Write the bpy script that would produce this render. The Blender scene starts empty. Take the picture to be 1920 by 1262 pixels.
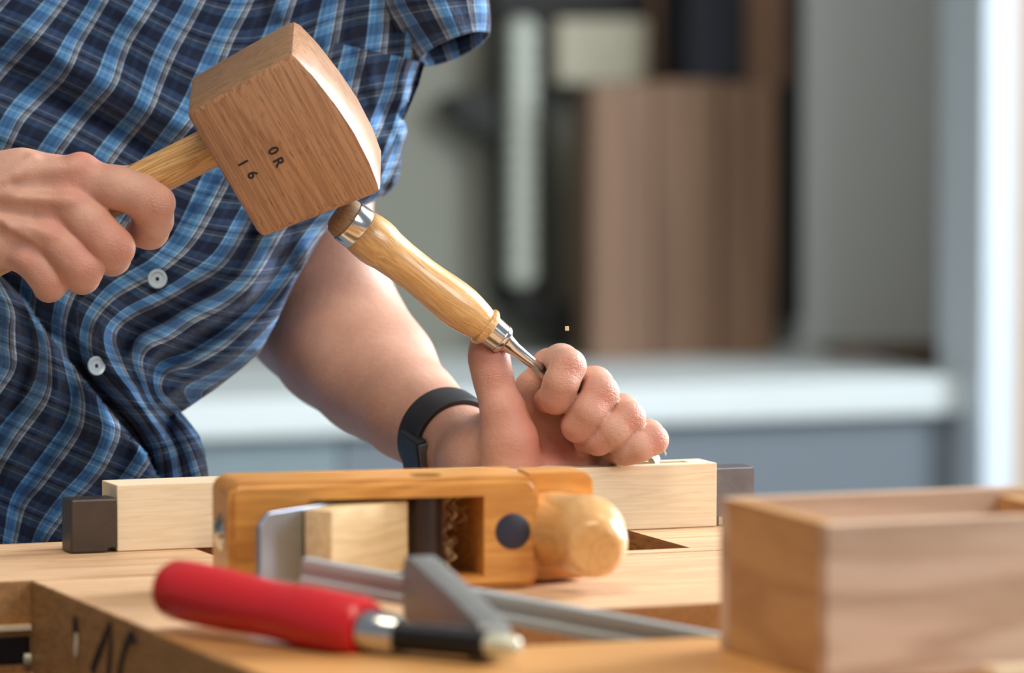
import bpy, bmesh, math, random
import numpy as np
from mathutils import Vector, Matrix
random.seed(4); rng = np.random.default_rng(4)
S = bpy.context.scene
COL = S.collection

# ------------------------------------------------------------------ camera
FPX = 10500.0; PITCH = .0768
CAM = np.array([0, -3.5, 1.297])
FW = np.array([0, math.cos(PITCH), -math.sin(PITCH)]); UPV = np.array([0, math.sin(PITCH), math.cos(PITCH)]); RT = np.array([1., 0, 0])
cd = bpy.data.cameras.new('camera'); cam = bpy.data.objects.new('camera', cd); COL.objects.link(cam)
cam.location = CAM; cam.rotation_euler = (math.pi/2 - PITCH, 0, 0)
cd.sensor_width = 36; cd.sensor_fit = 'HORIZONTAL'; cd.lens = FPX/1920*36
cd.clip_start = .1; cd.clip_end = 60
cd.dof.use_dof = True; cd.dof.focus_distance = 3.53; cd.dof.aperture_fstop = 5.0
S.camera = cam
# ------------------------------------------------------------------ light
S.view_settings.view_transform = 'Standard'; S.view_settings.look = 'None'
S.view_settings.exposure = -0.10; S.view_settings.gamma = 1; S.view_settings.use_curve_mapping = False
w = bpy.data.worlds.new('world'); S.world = w; w.use_nodes = True
bg = w.node_tree.nodes['Background']; bg.inputs[0].default_value = (.80, .88, 1, 1); bg.inputs[1].default_value = .30

def area(name, loc, target, size, power, col):
    l = bpy.data.lights.new(name, 'AREA'); l.shape = 'RECTANGLE'; l.size, l.size_y = size; l.energy = power; l.color = col
    o = bpy.data.objects.new(name, l); COL.objects.link(o); o.location = loc
    o.rotation_euler = (Vector(target)-Vector(loc)).to_track_quat('-Z', 'Y').to_euler()
    return o
area('window_and_added_light', (2.1, 1.2, 2.1), (0, 0, 1.0), (1.2, 1.4), 180, (.86, .93, 1))
area('window_and_added_light', (1.35, 1.75, 1.40), (0, 0, 1.15), (.5, 1.1), 24, (.90, .95, 1))  # added lamp, not a window: brightens the mallet crown, rims arm and chisel
area('window_and_added_light', (2.3, -2.4, 2.3), (0, 0, .95), (1.2, 1.3), 50, (.94, .97, 1))
area('ceiling_light', (-.2, -1.0, 3.1), (0, 0, .95), (1.2, .9), 36, (1, .86, .68))
area('back_ceiling_light', (1.2, 1.2, 3.1), (.6, 3.0, .9), (1.6, 1.0), 17, (1, .97, .90))

# ------------------------------------------------------------------ pixel helpers (1920x1262 frame)
def P(x, y, D): return CAM + D*(FW + RT*(x-960)/FPX + UPV*(631-y)/FPX)
def G(x, y, z=.9):
    d = FW + RT*(x-960)/FPX + UPV*(631-y)/FPX
    return CAM + d*((z-CAM[2])/d[2])
def RP(x, y, c, n):
    d = FW + RT*(x-960)/FPX + UPV*(631-y)/FPX
    return CAM + d*(np.dot(c-CAM, n)/np.dot(d, n))
# bench frame
TH = math.radians(20.6)
OB = G(220, 1035)
EU = np.array([math.cos(TH), math.sin(TH), 0]); EV = np.array([-math.sin(TH), math.cos(TH), 0]); EZ = np.array([0, 0, 1.])
def frame(o, x, y, z):
    return Matrix(((x[0], y[0], z[0], o[0]), (x[1], y[1], z[1], o[1]), (x[2], y[2], z[2], o[2]), (0, 0, 0, 1)))
MB = frame(OB, EU, EV, EZ)
def B(u, v, z=0): return OB + EU*u + EV*v + EZ*z
def toB(q): q = np.array(q)-OB; return np.array([q@EU, q@EV, q[2]])
def nrm(v): v = np.array(v, float); return v/np.linalg.norm(v)

# ------------------------------------------------------------------ objects
WM = {}
def place(o, M, parent=None):
    WM[o.name] = M.copy()
    if parent is not None:
        o.parent = parent; o.matrix_parent_inverse = Matrix.Identity(4); o.matrix_basis = WM[parent.name].inverted() @ M
    else: o.matrix_basis = M
    return o
def tag(o, label=None, cat=None, group=None, kind=None):
    if label: o['label'] = label
    if cat: o['category'] = cat
    if group: o['group'] = group
    if kind: o['kind'] = kind
    return o
def empty(name, M, label, cat, group=None, kind=None):
    o = bpy.data.objects.new(name, None); o.empty_display_size = .02; COL.objects.link(o)
    place(o, M); return tag(o, label, cat, group, kind)
def obj(name, bm, mat, M=Matrix.Identity(4), parent=None, smooth=None):
    me = bpy.data.meshes.new(name)
    bm.to_mesh(me); bm.free()
    me.materials.append(mat)
    if smooth is not None:
        me.polygons.foreach_set('use_smooth', [True]*len(me.polygons))
        if smooth < 3: me.set_sharp_from_angle(angle=smooth)
    o = bpy.data.objects.new(name, me); COL.objects.link(o)
    return place(o, M, parent)
def mesh_np(name, V, Fq, mat, M=Matrix.Identity(4), parent=None, smooth=True):
    me = bpy.data.meshes.new(name)
    me.from_pydata(np.asarray(V).tolist(), [], np.asarray(Fq).tolist() if isinstance(Fq, np.ndarray) else Fq)
    me.materials.append(mat)
    if smooth: me.polygons.foreach_set('use_smooth', [True]*len(me.polygons))
    me.update()
    o = bpy.data.objects.new(name, me); COL.objects.link(o)
    return place(o, M, parent)
def T(x, y=None, z=None):
    if y is None: x, y, z = x
    return Matrix.Translation((float(x), float(y), float(z)))
def box(bm, x0, x1, y0, y1, z0, z1, bev=0, seg=2):
    r = bmesh.ops.create_cube(bm, size=1)
    vs = r['verts']
    for v in vs:
        v.co = ((x0+x1)/2+v.co.x*(x1-x0), (y0+y1)/2+v.co.y*(y1-y0), (z0+z1)/2+v.co.z*(z1-z0))
    if bev:
        es = list({e for v in vs for e in v.link_edges})
        bmesh.ops.bevel(bm, geom=es, offset=bev, segments=seg, affect='EDGES', profile=.6)
    return bm
def BOX(*a, **k): return box(bmesh.new(), *a, **k)
def prism(pts, z0, z1, bev=0, seg=2, axis='z', top=None):
    """closed polygon extruded; axis names the extrusion axis; top: scaled polygon for the far end"""
    bm = bmesh.new()
    def mk(p, h):
        if axis == 'z': return (p[0], p[1], h)
        if axis == 'y': return (p[0], h, p[1])
        return (h, p[0], p[1])
    top = pts if top is None else top
    a = [bm.verts.new(mk(p, z0)) for p in pts]; b = [bm.verts.new(mk(p, z1)) for p in top]
    n = len(pts)
    bm.faces.new(a[::-1]); bm.faces.new(b)
    for i in range(n): bm.faces.new((a[i], a[(i+1) % n], b[(i+1) % n], b[i]))
    bmesh.ops.recalc_face_normals(bm, faces=bm.faces)
    if bev: bmesh.ops.bevel(bm, geom=list(bm.edges), offset=bev, segments=seg, affect='EDGES', profile=.6)
    return bm
def lathe(prof, n=48, sy=1, sz=1, bm=None):
    """revolve (x, r) round the local X axis"""
    bm = bm or bmesh.new(); rings = []
    for x, r in prof:
        if r < 1e-6: rings.append([bm.verts.new((x, 0, 0))])
        else: rings.append([bm.verts.new((x, r*sy*math.cos(2*math.pi*k/n), r*sz*math.sin(2*math.pi*k/n))) for k in range(n)])
    for a, b in zip(rings, rings[1:]):
        for k in range(n):
            k2 = (k+1) % n
            if len(a) == 1 and len(b) == 1: continue
            if len(a) == 1: bm.faces.new((a[0], b[k], b[k2]))
            elif len(b) == 1: bm.faces.new((a[k], b[0], a[k2]))
            else: bm.faces.new((a[k], b[k], b[k2], a[k2]))
    bmesh.ops.recalc_face_normals(bm, faces=bm.faces)
    return bm
def tube(pts, r, n=10, bm=None, flat=1):
    bm = bm or bmesh.new(); pts = [Vector([float(c) for c in p]) for p in pts]; rings = []
    up = Vector((0, .2, 1)).normalized()
    for i, p in enumerate(pts):
        d = (pts[min(i+1, len(pts)-1)]-pts[max(i-1, 0)]).normalized()
        s = d.cross(up).normalized(); t = s.cross(d)
        rr = r[i] if isinstance(r, (list, tuple)) else r
        rings.append([bm.verts.new(p+s*rr*math.cos(2*math.pi*k/n)+t*rr*flat*math.sin(2*math.pi*k/n)) for k in range(n)])
    for a, b in zip(rings, rings[1:]):
        for k in range(n): bm.faces.new((a[k], b[k], b[(k+1) % n], a[(k+1) % n]))
    bm.faces.new(rings[0][::-1]); bm.faces.new(rings[-1])
    bmesh.ops.recalc_face_normals(bm, faces=bm.faces)
    return bm
def cut(bm, cutters):
    """boolean difference in local space, returns a new bmesh"""
    def tmp(b):
        me = bpy.data.meshes.new('tmp'); b.to_mesh(me); b.free(); o = bpy.data.objects.new('tmp', me); COL.objects.link(o); return o
    a = tmp(bm); cs = [tmp(c) for c in cutters]
    for c in cs:
        m = a.modifiers.new('b', 'BOOLEAN'); m.object = c; m.operation = 'DIFFERENCE'; m.solver = 'EXACT'
    dg = bpy.context.evaluated_depsgraph_get(); dg.update()
    me = bpy.data.meshes.new_from_object(a.evaluated_get(dg))
    out = bmesh.new(); out.from_mesh(me)
    for o in [a]+cs: bpy.data.objects.remove(o)
    return out

# ------------------------------------------------------------------ materials
def L(r, g, b):
    f = lambda c: (c/255/12.92 if c/255 <= .04045 else ((c/255+.055)/1.055)**2.4)
    return (f(r), f(g), f(b), 1)
class NT:
    def __init__(s, name):
        s.m = bpy.data.materials.new(name); s.m.use_nodes = True; s.t = s.m.node_tree; s.b = s.t.nodes['Principled BSDF']
    def n(s, typ, **k):
        x = s.t.nodes.new(typ)
        for a, v in k.items(): setattr(x, a, v)
        return x
    def l(s, a, b): s.t.links.new(a, b)
    def setv(s, x, **k):
        for a, v in k.items(): x.inputs[a].default_value = v
    def math(s, op, a, b=None, c=None, clamp=False):
        x = s.n('ShaderNodeMath', operation=op); x.use_clamp = clamp
        for i, v in enumerate((a, b, c)):
            if v is None: continue
            if isinstance(v, (int, float)): x.inputs[i].default_value = v
            else: s.l(v, x.inputs[i])
        return x.outputs[0]
    def mix(s, f, a, b, mode='MIX'):
        x = s.n('ShaderNodeMix', data_type='RGBA', blend_type=mode)
        for i, v in ((0, f), (6, a), (7, b)):
            if isinstance(v, (int, float, tuple)): x.inputs[i].default_value = v
            else: s.l(v, x.inputs[i])
        return x.outputs[2]
    def noise(s, vec, scale, detail=4, rough=.55, dist=0):
        x = s.n('ShaderNodeTexNoise'); x.inputs['Scale'].default_value = scale; x.inputs['Detail'].default_value = detail
        x.inputs['Roughness'].default_value = rough; x.inputs['Distortion'].default_value = dist
        if vec is not None: s.l(vec, x.inputs['Vector'])
        return x.outputs['Fac']
    def ramp(s, f, stops, interp='LINEAR'):
        x = s.n('ShaderNodeValToRGB'); x.color_ramp.interpolation = interp
        e = x.color_ramp.elements
        while len(e) > 1: e.remove(e[-1])
        e[0].position, e[0].color = stops[0]
        for p, c in stops[1:]:
            q = e.new(p); q.color = c
        s.l(f, x.inputs[0]); return x.outputs[0]
    def obj(s, scale=(1, 1, 1), rot=(0, 0, 0), loc=(0, 0, 0)):
        tc = s.n('ShaderNodeTexCoord'); mp = s.n('ShaderNodeMapping')
        s.l(tc.outputs['Object'], mp.inputs[0]); mp.inputs['Scale'].default_value = scale
        mp.inputs['Rotation'].default_value = rot; mp.inputs['Location'].default_value = loc
        return mp.outputs[0]
def bump(m, h, strength=.3, dist=.001):
    b = m.n('ShaderNodeBump'); b.inputs['Strength'].default_value = strength; b.inputs['Distance'].default_value = dist
    m.l(h, b.inputs['Height']); m.l(b.outputs[0], m.b.inputs['Normal'])
def wood(name, dark, light, grain='x', ring=60, band=.55, fleck=.5, fleckcol=None, rough=.5, coat=0, stretch=14, fscale=420, loc=(0, 0, 0), rot=(0, 0, 0), wavy=2.2, bumps=.25):
    m = NT(name)
    sc = [1, 1, 1]; sc['xyz'.index(grain)] = 1/stretch
    v = m.obj(tuple(sc), rot, loc)
    n1 = m.noise(v, ring*.35, 3, .5)
    w = m.math('SINE', m.math('MULTIPLY', m.math('ADD', m.math('MULTIPLY', n1, wavy*6.0), m.noise(v, ring*.08, 2, .4)), 7.0))
    w = m.math('MULTIPLY_ADD', w, .5, .5)
    fine = m.noise(v, ring*6, 5, .65)
    f = m.math('ADD', m.math('MULTIPLY', w, band), m.math('MULTIPLY', fine, 1-band*.6), clamp=True)
    c = m.ramp(f, [(.12, dark), (.80, light)])
    v2 = m.obj(tuple(1 if q == 1 else .10 for q in sc), rot, loc)
    fl = m.noise(v2, fscale, 2, .5)
    fm = m.ramp(fl, [(.60, (0, 0, 0, 1)), (.70, (1, 1, 1, 1))])
    fc = fleckcol or tuple(x*.45 for x in dark[:3])+(1,)
    c = m.mix(m.math('MULTIPLY', fm, fleck), c, fc)
    m.l(c, m.b.inputs['Base Color'])
    m.b.inputs['Roughness'].default_value = rough; m.b.inputs['Coat Weight'].default_value = coat; m.b.inputs['Coat Roughness'].default_value = .18
    bump(m, m.math('SUBTRACT', m.math('MULTIPLY', fine, .6), fm), bumps, .0004)
    return m.m
def plain(name, col, rough=.5, metal=0, var=.12, vs=30, coat=0, bmp=0):
    m = NT(name); n = m.noise(m.obj(), vs, 4)
    c = m.mix(n, tuple(x*(1-var) for x in col[:3])+(1,), tuple(min(1, x*(1+var)) for x in col[:3])+(1,))
    m.l(c, m.b.inputs['Base Color']); m.b.inputs['Roughness'].default_value = rough; m.b.inputs['Metallic'].default_value = metal
    m.b.inputs['Coat Weight'].default_value = coat; m.b.inputs['Coat Roughness'].default_value = .12
    if bmp: bump(m, m.noise(m.obj(), vs*8, 5), bmp, .0005)
    return m.m
M_ = dict(
    beech=wood('beech_mallet', L(134, 92, 62), L(186, 140, 102), 'z', ring=190, band=.34, fleck=.7, fscale=1000, rough=.34, coat=.15, stretch=26, wavy=1.6),
    endgrain=wood('beech_end_grain', L(112, 82, 56), L(156, 122, 88), 'x', ring=260, band=.25, fleck=.6, fscale=1200, rough=.55, stretch=5, wavy=1.2),
    ash=wood('ash_handle', L(164, 118, 62), L(214, 172, 112), 'x', ring=220, band=.5, fleck=.6, fscale=900, rough=.42, stretch=18),
    chis=wood('ash_chisel_handle', L(188, 136, 76), L(226, 182, 120), 'x', ring=200, band=.4, fleck=.35, fscale=900, rough=.3, coat=.5, stretch=18),
    maple=wood('pale_maple', L(226, 204, 168), L(240, 222, 190), 'x', ring=150, band=.35, fleck=.12, fleckcol=L(190, 160, 120), rough=.55, stretch=16, bumps=.1),
    plane=wood('honey_plane_wood', L(190, 122, 48), L(222, 158, 76), 'x', ring=60, band=.4, fleck=.15, rough=.38, coat=.25, stretch=8, bumps=.1),
    horn=wood('pale_plane_horn', L(206, 150, 84), L(228, 178, 114), 'y', ring=60, band=.3, fleck=.1, rough=.3, coat=.6, stretch=8, bumps=.05),
    wedge=wood('pale_wedge', L(206, 172, 118), L(236, 208, 160), 'x', ring=60, band=.3, fleck=.1, rough=.5, coat=.2, stretch=8, bumps=.1),
    bench=wood('bench_beech', L(180, 140, 100), L(220, 182, 142), 'x', ring=55, band=.5, fleck=.35, fscale=500, rough=.55, stretch=18, bumps=.35),
    bench2=wood('bench_front_beech', L(156, 108, 58), L(194, 142, 84), 'x', ring=50, band=.4, fleck=.25, rough=.5, stretch=18),
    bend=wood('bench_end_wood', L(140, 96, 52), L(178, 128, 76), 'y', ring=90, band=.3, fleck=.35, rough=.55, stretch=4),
    jaw=wood('vise_jaw_wood', L(186, 130, 70), L(216, 160, 94), 'x', ring=40, band=.4, fleck=.1, rough=.45, stretch=18),
    boxw=wood('box_oak', L(176, 142, 114), L(216, 186, 160), 'x', ring=26, band=.55, fleck=.1, rough=.5, stretch=7, rot=(0, .22, 0), bumps=.1, wavy=1.4),
    boxe=wood('box_oak_end', L(172, 122, 68), L(204, 154, 96), 'y', ring=30, band=.45, fleck=.1, rough=.5, stretch=5, rot=(.2, 0, 0), bumps=.1, wavy=1.4),
    panel=wood('brown_panel_wood', L(94, 68, 50), L(124, 94, 70), 'z', ring=16, band=.5, fleck=0, rough=.6, stretch=14, bumps=0),
    steel=plain('polished_steel', (.62, .62, .60), .16, 1, .05),
    blade=plain('chisel_steel', (.42, .40, .37), .22, 1, .2, 80),
    iron=plain('plane_iron_steel', (.36, .42, .50), .3, 1, .1),
    darksteel=plain('dark_oiled_steel', (.075, .060, .05), .38, .6, .35, 60, bmp=.2),
    greysteel=plain('grey_vise_steel', (.17, .16, .17), .42, .7, .3, 60, bmp=.2),
    cast=plain('grey_cast_iron', (.27, .27, .26), .5, .6, .2, 60, bmp=.4),
    rail=plain('clamp_rail_steel', (.36, .41, .42), .45, .2, .12, 50),
    black=plain('black_steel', (.018, .018, .02), .35, .5, .2),
    red=plain('red_varnish', (.66, .008, .012), .32, 0, .06, 40, coat=.4),
    darkdisc=plain('dark_blue_disc', (.022, .024, .045), .4, 0, .3, 60),
    barwood=plain('dark_brown_rod', (.030, .018, .014), .3, .2, .3, 60),
    rubber=plain('black_strap', (.018, .020, .024), .55, 0, .2, 90, bmp=.2),
    navy=plain('navy_plastic', (.004, .006, .012), .8),
    darkgrey=plain('charcoal_plastic', (.013, .013, .012), .75),
    pale=plain('pale_plastic', (.40, .43, .37), .5),
    beige=plain('beige_box_paint', (.36, .34, .25), .6),
    wall=plain('grey_green_wall_paint', (.185, .19, .155), .8, 0, .10, 1.5),
    wallb=plain('pale_blue_grey', (.72, .80, .81), .7, 0, .06, 2),
    white=plain('white_counter', (.58, .64, .64), .5, 0, .03),
    whitep=plain('white_post_paint', (.68, .78, .86), .5, 0, .03),
    cab=plain('slate_cabinet', (.135, .165, .19), .6, 0, .06),
    cabl=plain('light_slate_cabinet', (.17, .225, .245), .6, 0, .06),
    floor=plain('grey_floor', (.22, .22, .21), .7),
    brown=plain('brown_door', (.46, .34, .24), .6),
    ink=plain('black_ink', (.012, .010, .010), .8),
    button=plain('pale_blue_button', (.42, .56, .66), .3, 0, .05, 200, coat=.4),
    endcap=plain('pale_cap', (.66, .66, .50), .35, .3, .05),
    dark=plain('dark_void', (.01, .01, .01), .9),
    chip=plain('wood_chip', (.75, .60, .38), .6),
)

# ------------------------------------------------------------------ the room
Z0 = .9
def Bm(u0, u1, v0, v1, z0, z1, **k): return BOX(u0, u1, v0, v1, z0-Z0, z1-Z0, **k)
def struct(name, bm, mat, M=MB): return tag(obj(name, bm, mat, M), kind='structure')
vw = toB(G(1100, 690, .75))[1]           # back wall
vc = toB(G(1100, 790, .735))[1]          # counter front
def ux(px, v, z=1.):                     # bench-frame u seen at pixel column px on the plane v
    q = RP(px, 400, B(0, v), EV); return toB(q)[0]
def zy(px, py, v): return RP(px, py, B(0, v), EV)[2]
struct('floor', Bm(-5, 6, -2.2, vw+.3, -.05, 0), M_['floor'])
struct('wall_back', Bm(-5, 6, vw, vw+.15, 0, 3.2), M_['wall'])
uR = ux(1835, vw)
struct('wall_slab_1', Bm(ux(1500, vw-.02), uR+.4, vw-.02, vw, .77, 3.2), M_['wallb'])  # paler blue-grey slab over the right part of the back wall
ztop = zy(1100, 728, vc)
ucR = ux(1822, vc)
ct = empty('counter', MB @ T(-1, vc+.3, -.9), 'long white topped counter with slate blue front running behind the workbench', 'counter')
obj('countertop', Bm(-2.6, ucR, vc, vw-.002, ztop-.042, ztop, bev=.004), M_['white'], MB, ct)
ucs = ux(640, vc+.02)
obj('cabinet_front', Bm(ucs, ucR-.01, vc+.02, vw-.004, .0, ztop-.0425), M_['cab'], MB, ct)
obj('cabinet_front', Bm(-2.55, ucs-.003, vc+.02, vw-.004, .0, ztop-.0425), M_['cabl'], MB, ct)
vp = vc-.05
tag(obj('door_post', Bm(ux(1846, vp), ux(1904, vp), vp, vp+.12, 0, 3.0, bev=.003), M_['whitep'], MB), 'white upright post standing at the right end of the counter', 'post')
tag(obj('brown_door', Bm(ux(1908, vp), ux(1908, vp)+.9, vp+.03, vp+.07, .0, 2.4), M_['brown'], MB), 'light brown door leaf at the far right edge beside the white post', 'door')

def wallthing(name, px0, px1, py0, py1, v, depth, mat, label=None, cat=None, parent=None, bev=.004, **k):
    pm = (px0+px1)/2
    bm = BOX(ux(px0, v), ux(px1, v), v, v+depth, zy(pm, py1, v)-Z0, zy(pm, py0, v)-Z0, bev=bev)
    o = obj(name, bm, mat, MB, parent)
    return tag(o, label, cat, **k)
# brown boards on the counter
vb = vw-.16
for (a, b, t, s, lb) in ((1108, 1226, 158, 0, 'leftmost of three upright brown boards on the counter, reddish brown'),
                      (1229, 1350, 152, .012, 'middle of three upright brown boards on the counter, below the navy case'),
                      (1356, 1454, 156, .000, 'rightmost of three upright brown boards on the counter')):
    v = vb+s; u0, u1 = ux(a, v), ux(b, v)
    tag(obj('wooden_board', BOX(u0, u1, v, v+.05, ztop-Z0, zy((a+b)/2, t, v)-Z0, bev=.003), M_['panel'], MB), lb, 'board', 'upright brown boards on the counter')
# tool rack
rk = empty('tool_rack', MB @ T(ux(985, vw), vw, .2), 'black upright rack on the wall holding a column of pale round pegs', 'rack')
wallthing('backboard', 938, 1034, 26, 560, vw-.045, .043, M_['darkgrey'], parent=rk)
wallthing('top_bar', 930, 1222, -60, 28, vw-.05, .048, M_['darkgrey'], parent=rk)
bm = BOX(-.012, .012, -.02, .02, -.055, .055, bev=.004)
qa = np.array([ux(960, vw-.05), vw-.05, zy(960, 555, vw-.05)-Z0]); qb = np.array([ux(1105, vw-.05), vw-.05, zy(1105, 610, vw-.05)-Z0])
dd = nrm(qb-qa); obj('lower_arm', BOX(0, np.linalg.norm(qb-qa), -.02, .04, -.016, .016, bev=.004), M_['darkgrey'], MB @ frame(qa, dd, np.array([0, 1, 0]), np.cross(dd, [0, 1, 0])), rk); bm.free()
for k in range(14):
    py = 62+k*34.5; v = vw-.075
    q = B(ux(986, v), v+.028, zy(986, py, v)-Z0)
    obj('peg', lathe([(-.028, 0), (-.028, .012), (-.022, .0175), (0, .0175), (0, 0)], 20), M_['pale'], frame(q, EV, -EU, EZ), rk, smooth=.6)
br = empty('wall_bracket', MB @ T(ux(900, vw), vw, .2), 'dark angular bracket sticking out left of the black tool rack', 'bracket')
obj('bracket_arm', prism([(ux(850, vw-.05), zy(900, 180, vw-.05)-Z0), (ux(936, vw-.05), zy(900, 172, vw-.05)-Z0), (ux(936, vw-.05), zy(900, 275, vw-.05)-Z0), (ux(900, vw-.05), zy(900, 245, vw-.05)-Z0), (ux(848, vw-.05), zy(900, 212, vw-.05)-Z0)], vw-.05, vw-.001, .003, axis='y'), M_['darkgrey'], MB, br)
wallthing('wall_box', 1046, 1216, 36, 156, vw-.07, .069, M_['beige'], 'beige box mounted on the wall between black rack and navy case', 'box')
wallthing('storage_case', 1292, 1392, -80, 150, vw-.15, .149, M_['navy'], 'dark navy upright case above the middle brown board', 'case')
wallthing('wall_shelf_side', 1224, 1288, -80, 140, vw-.06, .059, M_['panel'], 'narrow brown upright board left of the navy case', 'board')
wallthing('wall_shelf_side', 1396, 1478, -80, 160, vw-.06, .059, M_['panel'], 'brown upright board right of the navy case', 'board')
wallthing('dark_strip', 1466, 1506, -80, 600, vw-.055, .053, M_['darkgrey'], 'tall dark narrow strip on the wall right of the brown boards', 'strip')
v = vw-.22
tag(obj('wood_offcut', BOX(ux(1585, v), ux(1770, v), v, v+.06, ztop-Z0, zy(1680, 648, v)-Z0, bev=.006), M_['panel'], MB), 'blurred brown offcut lying on the right half of the white counter', 'offcut')
v = vc+.10
tag(obj('small_block', BOX(ux(1806, v), ux(1820, v), v, v+.05, ztop-Z0, ztop+.03-Z0, bev=.004), M_['panel'], MB), 'small dark block standing at the right end of the white counter', 'block')

# ------------------------------------------------------------------ workbench
bn = empty('workbench', MB @ T(.3, -.2, -.9), 'light beech workbench with a tail vise gap and black number on its front jaw end', 'workbench')
v_b, v_f = -.118, -.358; v_s = -.497
bt = Bm(-1.2, 1.3, v_b, .067, .845, .9, bev=.0015)
bt = cut(bt, [Bm(.05, .339, -.104, .045, .7, 1.0)])
obj('bench_top', bt, M_['bench'], MB, bn)
obj('front_slab', Bm(-.088, .9, v_f, v_b-.0006, .70, .8995, bev=.0015), M_['bench'], MB, bn)
obj('vise_block', Bm(-.0885, .078, v_s, v_f-.0004, .70, .8990, bev=.0015), M_['bench2'], MB, bn)
obj('vise_jaw', Bm(-.0886, 1.1, -.80, v_s-.0006, .70, .9, bev=.002), M_['jaw'], MB, bn)
obj('gap_floor', Bm(.0785, .9, v_s, v_f-.0004, .70, .78), M_['bench2'], MB, bn)
obj('vise_frame', Bm(.02, .40, -.117, .065, .74, .79), M_['bench2'], MB, bn)
obj('edge_lip', Bm(-1.2, -.089, -.1215, -.100, .8705, .8735), M_['maple'], MB, bn)
obj('steel_rail', Bm(-1.2, -.089, -.119, -.09, .850, .8665, bev=.002), M_['black'], MB, bn)
obj('lower_rail', Bm(-1.2, -.089, -.119, -.03, .835, .8455), M_['bench2'], MB, bn)
obj('bench_apron', Bm(-1.2, 1.2, -.04, .03, .60, .80), M_['bench2'], MB, bn)
for uu in (-1.05, 1.05):
    for vv in (-.66, -.02): obj('leg', Bm(uu-.05, uu+.05, vv, vv+.08, 0, .70), M_['bench2'], MB, bn)
obj('lower_stretcher', Bm(-1.1, 1.1, -.62, -.58, .64, .70), M_['bench2'], MB, bn)
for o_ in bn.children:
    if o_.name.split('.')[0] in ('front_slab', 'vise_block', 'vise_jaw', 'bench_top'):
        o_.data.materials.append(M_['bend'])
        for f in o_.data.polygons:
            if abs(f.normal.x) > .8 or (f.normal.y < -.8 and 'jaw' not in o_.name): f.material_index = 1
# number brushed on the end face of the jaw
def endpt(px, py, uu=-.0888):
    q = RP(px, py, B(uu, 0), EU); return q
def stroke(name, pts, wd):
    V = []; 
    for i, (x, y, k) in enumerate(pts):
        q = toB(endpt(x, y)); a = toB(endpt(*pts[max(i-1, 0)][:2])); b = toB(endpt(*pts[min(i+1, len(pts)-1)][:2]))
        d = nrm((b-a)*[0, 1, 1]); n = np.array([0, -d[2], d[1]])*wd*k/2
        V += [q+n, q-n]
    V = np.array(V); V2 = V+[-.0005, 0, 0]; n = len(V); F_ = []
    for i in range(0, n-2, 2):
        F_ += [(i, i+1, i+3, i+2), (n+i, n+i+2, n+i+3, n+i+1), (i, i+2, n+i+2, n+i), (i+1, n+i+1, n+i+3, i+3)]
    F_ += [(0, n, n+1, 1), (n-2, n-1, 2*n-1, 2*n-2)]
    return mesh_np(name, np.vstack([V, V2]), F_, M_['ink'], MB, bn, smooth=False)
stroke('brushed_number', [(172, 1258, 1.3), (182, 1230, 1.3), (196, 1195, 1.1), (207, 1166, .7), (208, 1200, .9), (205, 1235, 1), (202, 1275, 1)], .004)
stroke('brushed_number', [(222, 1275, 1), (226, 1245, 1), (233, 1215, 1), (242, 1196, 1.6), (249, 1193, 1.9), (256, 1208, .4)], .004)
for (x, y, r, mt) in ((141, 1178, .0035, 'dark'), (143, 1208, .0035, 'maple')):
    obj('dowel_mark', lathe([(0, 0), (0, r), (.0006, r), (.0006, 0)], 20, 1, 2.1), M_[mt], frame(endpt(x, y, -.0889), -EU, EV, -EZ) , bn)
obj('vise_screw_tip', lathe([(0, 0), (0, .0035), (.004, .0035), (.005, 0)], 16), M_['endcap'], frame(B(-.089, -.118, -.047), -EU, EV, -EZ), bn, smooth=.6)

# mortised maple rail held between bench dogs
blk = cut(Bm(0, .4, 0, .0295, .9003, .9412, bev=.0007), [Bm(.352, .385, .009, .021, .92, 1.0)])
tag(obj('mortised_rail', blk, M_['maple'], MB), 'pale maple rail with a small mortise, clamped between two bench dogs', 'wood rail')
tag(obj('rail_piece', Bm(.002, .16, .0302, .040, .9003, .9405, bev=.0007), M_['maple'], MB), 'thin pale maple strip lying flat against the back of the mortised rail', 'wood strip')
dg1 = empty('bench_dog', MB @ T(-.015, .012, .0), 'dark brown steel bench dog at the left end of the maple rail', 'bench dog', 'bench dogs')
d = cut(Bm(-.0302, -.0006, -.0025, .0185, .9005, .9335, bev=.0012), [Bm(-.007, .01, -.01, .03, .88, .9035)])
obj('dog_head', d, M_['darksteel'], MB, dg1)
dg2 = empty('bench_dog', MB @ T(.42, .012, .0), 'grey scratched steel bench dog at the right end of the maple rail', 'bench dog', 'bench dogs')
d = cut(Bm(.4006, .428, .004, .026, .9005, .9375, bev=.0012), [Bm(.39, .408, -.01, .03, .88, .906)])
obj('dog_head', d, M_['greysteel'], MB, dg2)
obj('dog_spring', Bm(.4035, .4065, .0045, .0075, .9005, .92), M_['endcap'], MB, dg2)

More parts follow.
